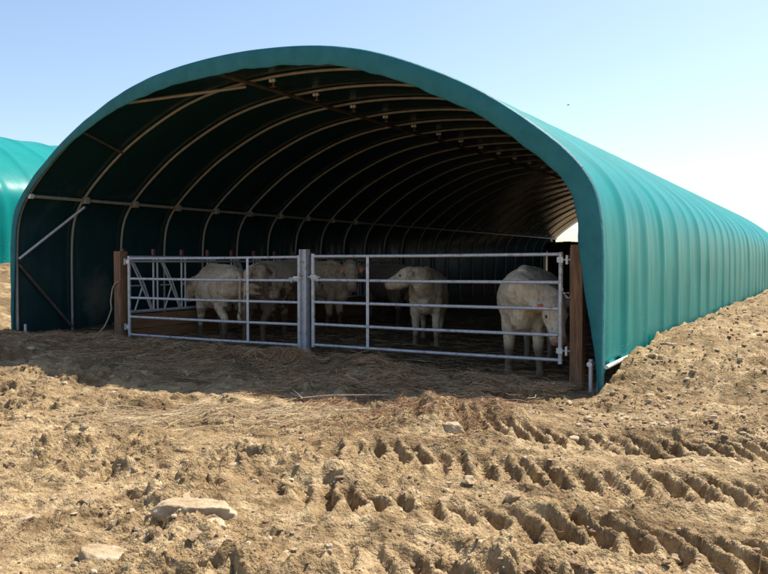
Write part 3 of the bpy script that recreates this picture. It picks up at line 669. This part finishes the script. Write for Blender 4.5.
def cow(name_label, loc, heading, headpos, headyaw, headpitch, m_coat, feet=((0, 0), (0, 0), (0, 0), (0, 0)), scale=1.0, headroll=0, eartag=True, fat=1.0, seed=1, tail=True, tailw=1., wool=1., cat='cow'):
    root = thing('cow', name_label, cat, loc, R(heading), 'cattle in the shed'); root.scale = (scale,) * 3
    vs, fs = [], []
    Yv, Zv, Xv = Vector((0, 1, 0)), Vector((0, 0, 1)), Vector((1, 0, 0))
    T = [(-.83, 1.10, .09, .12), (-.78, 1.06, .19, .20), (-.66, 1.04, .265, .28), (-.45, 1.00, .285, .335), (-.2, .975, .31, .36), (.05, .96, .335, .375), (.28, .965, .32, .375), (.48, .985, .275, .37), (.64, 1.0, .225, .33), (.76, 1.0, .165, .26), (.83, .99, .10, .17)]
    loft(vs, fs, [(Vector((x, 0, z)), Yv, Zv, w * fat, h) for x, z, w, h in T], 28)
    # hip and shoulder masses
    for s in (-1, 1):
        loft(vs, fs, [(Vector((-.56 + dx, s * .15, 1.02 + dz)), Xv, Yv, rx, .13) for dx, dz, rx in ((.02, .17, .08), (.02, .10, .14), (0, 0, .20), (-.01, -.15, .18), (0, -.3, .15), (.02, -.42, .11))], 14)
        loft(vs, fs, [(Vector((.50 + dx, s * .16, .98 + dz)), Xv, Yv, rx, .11) for dx, dz, rx in ((-.02, .20, .06), (0, .10, .12), (.03, 0, .16), (.02, -.16, .14), (0, -.3, .10), (-.02, -.4, .08))], 14)
    # hook bones and spine ridge
    loft(vs, fs, [(Vector((x, 0, z)), Yv, Zv, .07, .05) for x, z in ((-.8, 1.20), (-.6, 1.30), (-.2, 1.315), (.2, 1.325), (.5, 1.345), (.65, 1.30))], 10)
    # head frame
    hp_ = Vector(headpos)
    Mh = Matrix.Rotation(R(headyaw), 3, 'Z') @ Matrix.Rotation(R(headpitch), 3, 'Y') @ Matrix.Rotation(R(headroll), 3, 'X')
    hx, hy, hz = Mh @ Xv, Mh @ Yv, Mh @ Zv
    # neck
    n0 = Vector((.50, 0, 1.06)); n3 = hp_ + hx * .03 - hz * .04
    n1 = n0 + Vector((.26, 0, .03)); n2 = n3 - hx * .16 - hz * .03
    P = catm3([n0, n1, n2, n3], 4)
    rings = []
    for i, p in enumerate(P):
        t = i / (len(P) - 1); d = (P[min(i + 1, len(P) - 1)] - P[max(i - 1, 0)]).normalized()
        side = (Yv * (1 - t) + hy * t); side = (side - d * side.dot(d)).normalized(); up = d.cross(side)
        rings.append((p - Vector((0, 0, .03)) * math.sin(math.pi * t), side, up, (.20 - .095 * t ** .8) * fat, .30 - .165 * t ** .75))
    loft(vs, fs, rings, 20)
    # dewlap/brisket
    loft(vs, fs, [(Vector((x, 0, z)), Yv, Zv, w, h) for x, z, w, h in ((.45, .72, .10, .07), (.62, .70, .13, .11), (.76, .76, .11, .13), (.84, .84, .06, .10))], 14)
    # head: stations along hx
    Hs = [(-.07, .02, .075, .08), (-.03, .015, .125, .12), (.05, -.01, .142, .150), (.13, -.02, .138, .155), (.20, -.03, .116, .142), (.27, -.038, .100, .125), (.34, -.042, .094, .110), (.40, -.042, .100, .100), (.45, -.042, .094, .086), (.48, -.042, .06, .055)]
    loft(vs, fs, [(hp_ + hx * x + hz * z, hy, hz, w, h) for x, z, w, h in Hs], 20)
    for s in (-1, 1):
        # cheek, brow, ear
        loft(vs, fs, [(hp_ + hx * x + hy * s * .065 - hz * .06, hy, hz, r, r * 1.2) for x, r in ((.02, .03), (.08, .06), (.16, .062), (.24, .03))], 10)
        loft(vs, fs, [(hp_ + hx * x + hy * s * .098 + hz * .055, hy, hz, r, r) for x, r in ((.09, .018), (.14, .032), (.19, .018))], 8)
        e0 = hp_ + hy * s * .09 + hz * .045 - hx * .0; ed = (hy * s * .93 - hz * .22 - hx * .22).normalized(); eu = hx; ew = ed.cross(eu).normalized()
        loft(vs, fs, [(e0 + ed * l + hz * (-.05 * (l / .2) ** 2), eu, ew, a, c) for l, a, c in ((0, .030, .022), (.05, .052, .018), (.11, .066, .016), (.16, .052, .014), (.205, .022, .011))], 12)
    # legs
    hooves = []
    for k, (lx, s, hind) in enumerate(((.50, 1, 0), (.50, -1, 0), (-.60, 1, 1), (-.60, -1, 1))):
        fx, fy = feet[k]
        if not hind:
            Q = [(lx + .02, s * .165, .86, .125, .10), (lx + .0, s * .17, .68, .095, .078), (lx + .01 + fx * .3, s * .165 + fy * .3, .54, .072, .060), (lx + .03 + fx * .6, s * .155 + fy * .6, .38, .056, .052), (lx + .02 + fx * .75, s * .155 + fy * .7, .30, .042, .040),
                 (lx + .01 + fx * .9, s * .155 + fy * .9, .16, .038, .036), (lx + .02 + fx, s * .155 + fy, .095, .048, .045), (lx + .035 + fx, s * .155 + fy, .05, .044, .045)]
        else:
            Q = [(lx + .06, s * .17, .92, .20, .12), (lx + .10, s * .185, .74, .155, .10), (lx + .06 + fx * .2, s * .185 + fy * .2, .60, .105, .075), (lx - .06 + fx * .4, s * .17 + fy * .4, .48, .068, .050), (lx - .10 + fx * .6, s * .165 + fy * .6, .41, .060, .046),
                 (lx - .075 + fx * .75, s * .16 + fy * .75, .30, .044, .038), (lx - .05 + fx * .9, s * .16 + fy * .9, .16, .040, .036), (lx - .035 + fx, s * .16 + fy, .095, .050, .045), (lx - .02 + fx, s * .16 + fy, .05, .046, .045)]
        loft(vs, fs, [(Vector((x, y, z)), Xv, Yv, ra * 1.12, rb * 1.22) for x, y, z, ra, rb in Q], 14)
        hooves.append((Q[-1][0] + .012, Q[-1][1]))
    if tail:
        tp = [(-.80, 0, 1.22), (-.90, 0, 1.18), (-.945, .01, 1.05), (-.95, .02, .85), (-.945, .02, .66), (-.94, .02, .52), (-.935, .02, .38)]
        P = [Vector(p) for p in tp]; rr = [q * tailw for q in (.05, .038, .03, .026, .026, .045, .022)]
        rings = []
        for i, p in enumerate(P):
            d = (P[min(i + 1, len(P) - 1)] - P[max(i - 1, 0)]).normalized(); u = Yv; w = d.cross(u).normalized(); rings.append((p, u, w, rr[i], rr[i]))
        loft(vs, fs, rings, 10)
    me = bpy.data.meshes.new('tmp'); me.from_pydata([tuple(v) for v in vs], [], fs); me.update()
    bm = bmesh.new(); bm.from_mesh(me); bmesh.ops.recalc_face_normals(bm, faces=bm.faces[:]); bm.to_mesh(me); bm.free()
    ob = bpy.data.objects.new('tmp', me); COL.objects.link(ob)
    rm = ob.modifiers.new('r', 'REMESH'); rm.mode = 'VOXEL'; rm.voxel_size = .014
    sm = ob.modifiers.new('s', 'SMOOTH'); sm.factor = .5; sm.iterations = 7
    dg = bpy.context.evaluated_depsgraph_get(); ev = ob.evaluated_get(dg); me2 = bpy.data.meshes.new_from_object(ev)
    bpy.data.objects.remove(ob, do_unlink=True)
    n = len(me2.vertices); co = np.empty(n * 3, np.float32); me2.vertices.foreach_get('co', co); co = co.reshape(-1, 3)
    no = np.empty(n * 3, np.float32); me2.vertices.foreach_get('normal', no); no = no.reshape(-1, 3)
    d = fbm(co[:, 0] * 6 + co[:, 2] * 2, co[:, 1] * 6 + co[:, 2] * 6, 3, seed) * .005 * sst(.35, .8, co[:, 2]) + fbm(co[:, 0] * 26 + co[:, 1] * 9, co[:, 2] * 26, 2, seed + 4) * .0035
    co = co + no * d[:, None]; me2.vertices.foreach_set('co', co.ravel()); me2.update()
    body = link('body', me2, [m_coat, M_pink], root)
    me2.polygons.foreach_set('use_smooth', np.full(len(me2.polygons), True))
    cen = np.empty(len(me2.polygons) * 3, np.float32); me2.polygons.foreach_get('center', cen); cen = cen.reshape(-1, 3)
    rel = cen - np.array(hp_); ax = rel @ np.array(hx); near_ = np.linalg.norm(rel - ax[:, None] * np.array(hx), axis=1) < .14
    me2.polygons.foreach_set('material_index', ((ax > .415) & near_).astype(np.int32)); me2.update()
    # woolly coat: short tufts standing off the skin
    k = 9500; pick = rng.choice(n, k); pk = co[pick]; nn = no[pick]; keep = (pk[:, 2] > .55) & (np.linalg.norm(pk - np.array(hp_ + hx * .38), axis=1) > .17); pk = pk[keep]; nn = nn[keep]; k = len(pk)
    L = rng.uniform(.008, .024, k)[:, None] * wool; dn = nn * .75 + rng.normal(0, .45, (k, 3)) + np.array([-.35, 0, -.3]); dn /= np.linalg.norm(dn, axis=1)[:, None]
    sd = np.cross(dn, rng.normal(0, 1, (k, 3))); sd /= np.linalg.norm(sd, axis=1)[:, None]
    V = np.stack([pk - sd * .003, pk + sd * .003, pk + dn * L + np.array([0, 0, -.004])], 1).reshape(-1, 3)
    mesh_np('coat', V, np.arange(k * 3).reshape(-1, 3), [m_coat], root)
    for (x, y) in hooves:
        b = MB()
        for s in (-1, 1):
            b.tube([(x - .012, y + s * .022, .075), (x + .0, y + s * .024, .04), (x + .012, y + s * .026, .0)], [.026, .031, .036], 10)
        b.build('hoof', M_hoof, root)
    for s in (-1, 1):
        b = bmesh.new(); bmesh.ops.create_uvsphere(b, u_segments=14, v_segments=10, radius=.021); me3 = bpy.data.meshes.new('eye'); b.to_mesh(me3); b.free()
        me3.polygons.foreach_set('use_smooth', np.full(len(me3.polygons), True))
        e = link('eye', me3, [M_eye], root); e.location = hp_ + hx * .155 + hy * s * .117 + hz * .035
    if eartag:
        for s in ((-1, 1) if eartag is True else (eartag,)):
            sd_ = Vector((hy.x, hy.y, 0)).normalized(); fr = Vector((hx.x, hx.y, 0)).normalized() if math.hypot(hx.x, hx.y) > .1 else sd_.cross(Zv)
            c = hp_ + hy * s * .175 + hz * .005 - hx * .02 + fr * .05; b = MB()
            pts = [c + sd_ * a * .034 + Zv * z for a, z in ((-1, .0), (1, .0), (1, -.055), (0, -.08), (-1, -.055))]
            o_ = len(b.v); b.v += [tuple(p) for p in pts] + [tuple(p + fr * .004) for p in pts]
            b.f += [tuple(range(5)), tuple(range(9, 4, -1))] + [(i, i + 5, (i + 1) % 5 + 5, (i + 1) % 5) for i in range(5)]
            b.build('ear_tag', M_tagm, root, False)
    return root
W1, W2 = (.70, .55, .37), (.86, .74, .56)
cA = coat('coat_a', (.60, .44, .28), (.78, .64, .47), .25, .12, .5)
cB = coat('coat_b', (.54, .40, .26), (.74, .60, .44), -.05, .25, .7)
cC = coat('coat_c', (.56, .38, .22), (.74, .57, .40), .55, .2, .8)
cD = coat('coat_d', (.64, .47, .30), (.82, .68, .50), .95, .34, .55)
cE = coat('coat_e', W1, W2, .95, .50, .3)
cF = coat('coat_f', (.20, .15, .10), (.28, .22, .16), .4, .3, .4)
cow('cream cow with a dirty flank feeding with its head at the red capped barrier', (-9.08, 9.92, 0), 152, (.98, .12, 1.02), 5, 35, cA, ((.05, .02), (-.08, -.02), (.06, 0), (-.1, .02)), scale=1.0, eartag=True, seed=2, wool=.8)
cow('shaggy cow with a brown dung patch seen from behind through the left gate', (-8.22, 10.36, 0), 100, (1.10, -.1, 1.0), -15, 40, cB, ((.05, 0), (-.05, 0), (.08, .02), (-.08, 0)), scale=1.04, seed=3, eartag=False, tailw=1.5)
cow('tan cow with a white face looking out just right of the middle post', (-9.0, 12.40, 0), 8, (.98, -.24, 1.22), -62, 48, cC, ((.05, 0), (-.08, 0), (.05, 0), (-.08, 0)), scale=1.03, seed=4)
cow('cream cow facing the right gate with its head turned left in profile', (-6.03, 11.75, -.04), -68, (.94, -.20, 1.27), -98, 20, cD, ((.04, .03), (-.03, -.03), (.05, 0), (-.05, 0)), scale=.98, seed=5, eartag=-1, wool=.6)
cow('white cow with an orange ear tag lowering its head by the right timber post', (-3.45, 9.64, -.07), -80, (.88, .41, .93), 28, 60, cE, ((.0, .05), (-.02, -.03), (.05, 0), (-.05, 0)), scale=1.03, seed=6, eartag=-1, fat=1.18, wool=.6)
cow('dim grey brown cow standing in the dark behind the white faced cow', (-8.3, 14.3, 0), 150, (1.05, .0, 1.25), 10, 30, cF, scale=1.0, seed=7, eartag=False)

# ------------------------------------------------------------------ a bird in the sky
M_bird = mat('bird', rough=.8, build=lambda nt, bs: nt.links.new(ramp(nt, noise_n(nt, coords(nt), 9), [(.3, (.05, .045, .04)), (.7, (.10, .09, .08))]), bs.inputs['Base Color']))
bird = thing('bird', 'tiny dark bird flying high above the shed roof', 'bird', (-18.3, 59.3, 13.6), R(20)); bird.scale = (.6,) * 3
MB().tube([(-.18, 0, 0), (-.10, 0, .01), (0, 0, .02), (.10, 0, .02), (.17, 0, .03), (.22, 0, .02)], [.012, .035, .05, .042, .028, .006], 10).build('body', M_bird, bird)
for s in (-1, 1):
    b = MB(); b.tube([(.03, s * .03, .03), (.04, s * .16, .10), (0, s * .30, .07), (-.06, s * .40, .02)], [.05, .045, .03, .006], 8, flat=.15, upv=(1, 0, 0)); b.build('wing', M_bird, bird)

# ------------------------------------------------------------------ light, sky, camera
az = math.atan2(.23, .60)      # clockwise from +Y (towards +X)
el = math.atan2(1.0, math.hypot(.23, .60))
sd = Vector((math.sin(az) * math.cos(el), math.cos(az) * math.cos(el), math.sin(el)))
L = bpy.data.lights.new('sun', 'SUN'); L.energy = 4.9; L.angle = R(.55); L.color = (1, .93, .82)
lo = bpy.data.objects.new('sun', L); COL.objects.link(lo); lo.rotation_euler = sd.to_track_quat('Z', 'Y').to_euler(); lo.location = (0, 0, 30)
w = bpy.data.worlds.new('World'); S.world = w; w.use_nodes = True; nt = w.node_tree; bg = nt.nodes['Background']
sk = nt.nodes.new('ShaderNodeTexSky'); sk.sky_type = 'NISHITA'; sk.sun_disc = False; sk.sun_elevation = el; sk.sun_rotation = az
sk.altitude = 100; sk.air_density = 1.0; sk.dust_density = 1.2; sk.ozone_density = 1.0
nt.links.new(sk.outputs[0], bg.inputs[0]); bg.inputs[1].default_value = .115
cam = bpy.data.cameras.new('camera'); co_ = bpy.data.objects.new('camera', cam); COL.objects.link(co_); S.camera = co_
cam.sensor_width = 36; cam.lens = 36 * 770 / 768; cam.clip_end = 6000; cam.clip_start = .05
co_.location = (0, 0, 1.4); co_.rotation_euler = (math.pi / 2 - math.atan(25 / 770), 0, R(30.5))
S.view_settings.view_transform = 'Standard'; S.view_settings.look = 'None'; S.view_settings.exposure = 0.74; S.view_settings.gamma = 1
S.view_settings.use_curve_mapping = False
S.cycles.max_bounces = 10; S.cycles.diffuse_bounces = 6
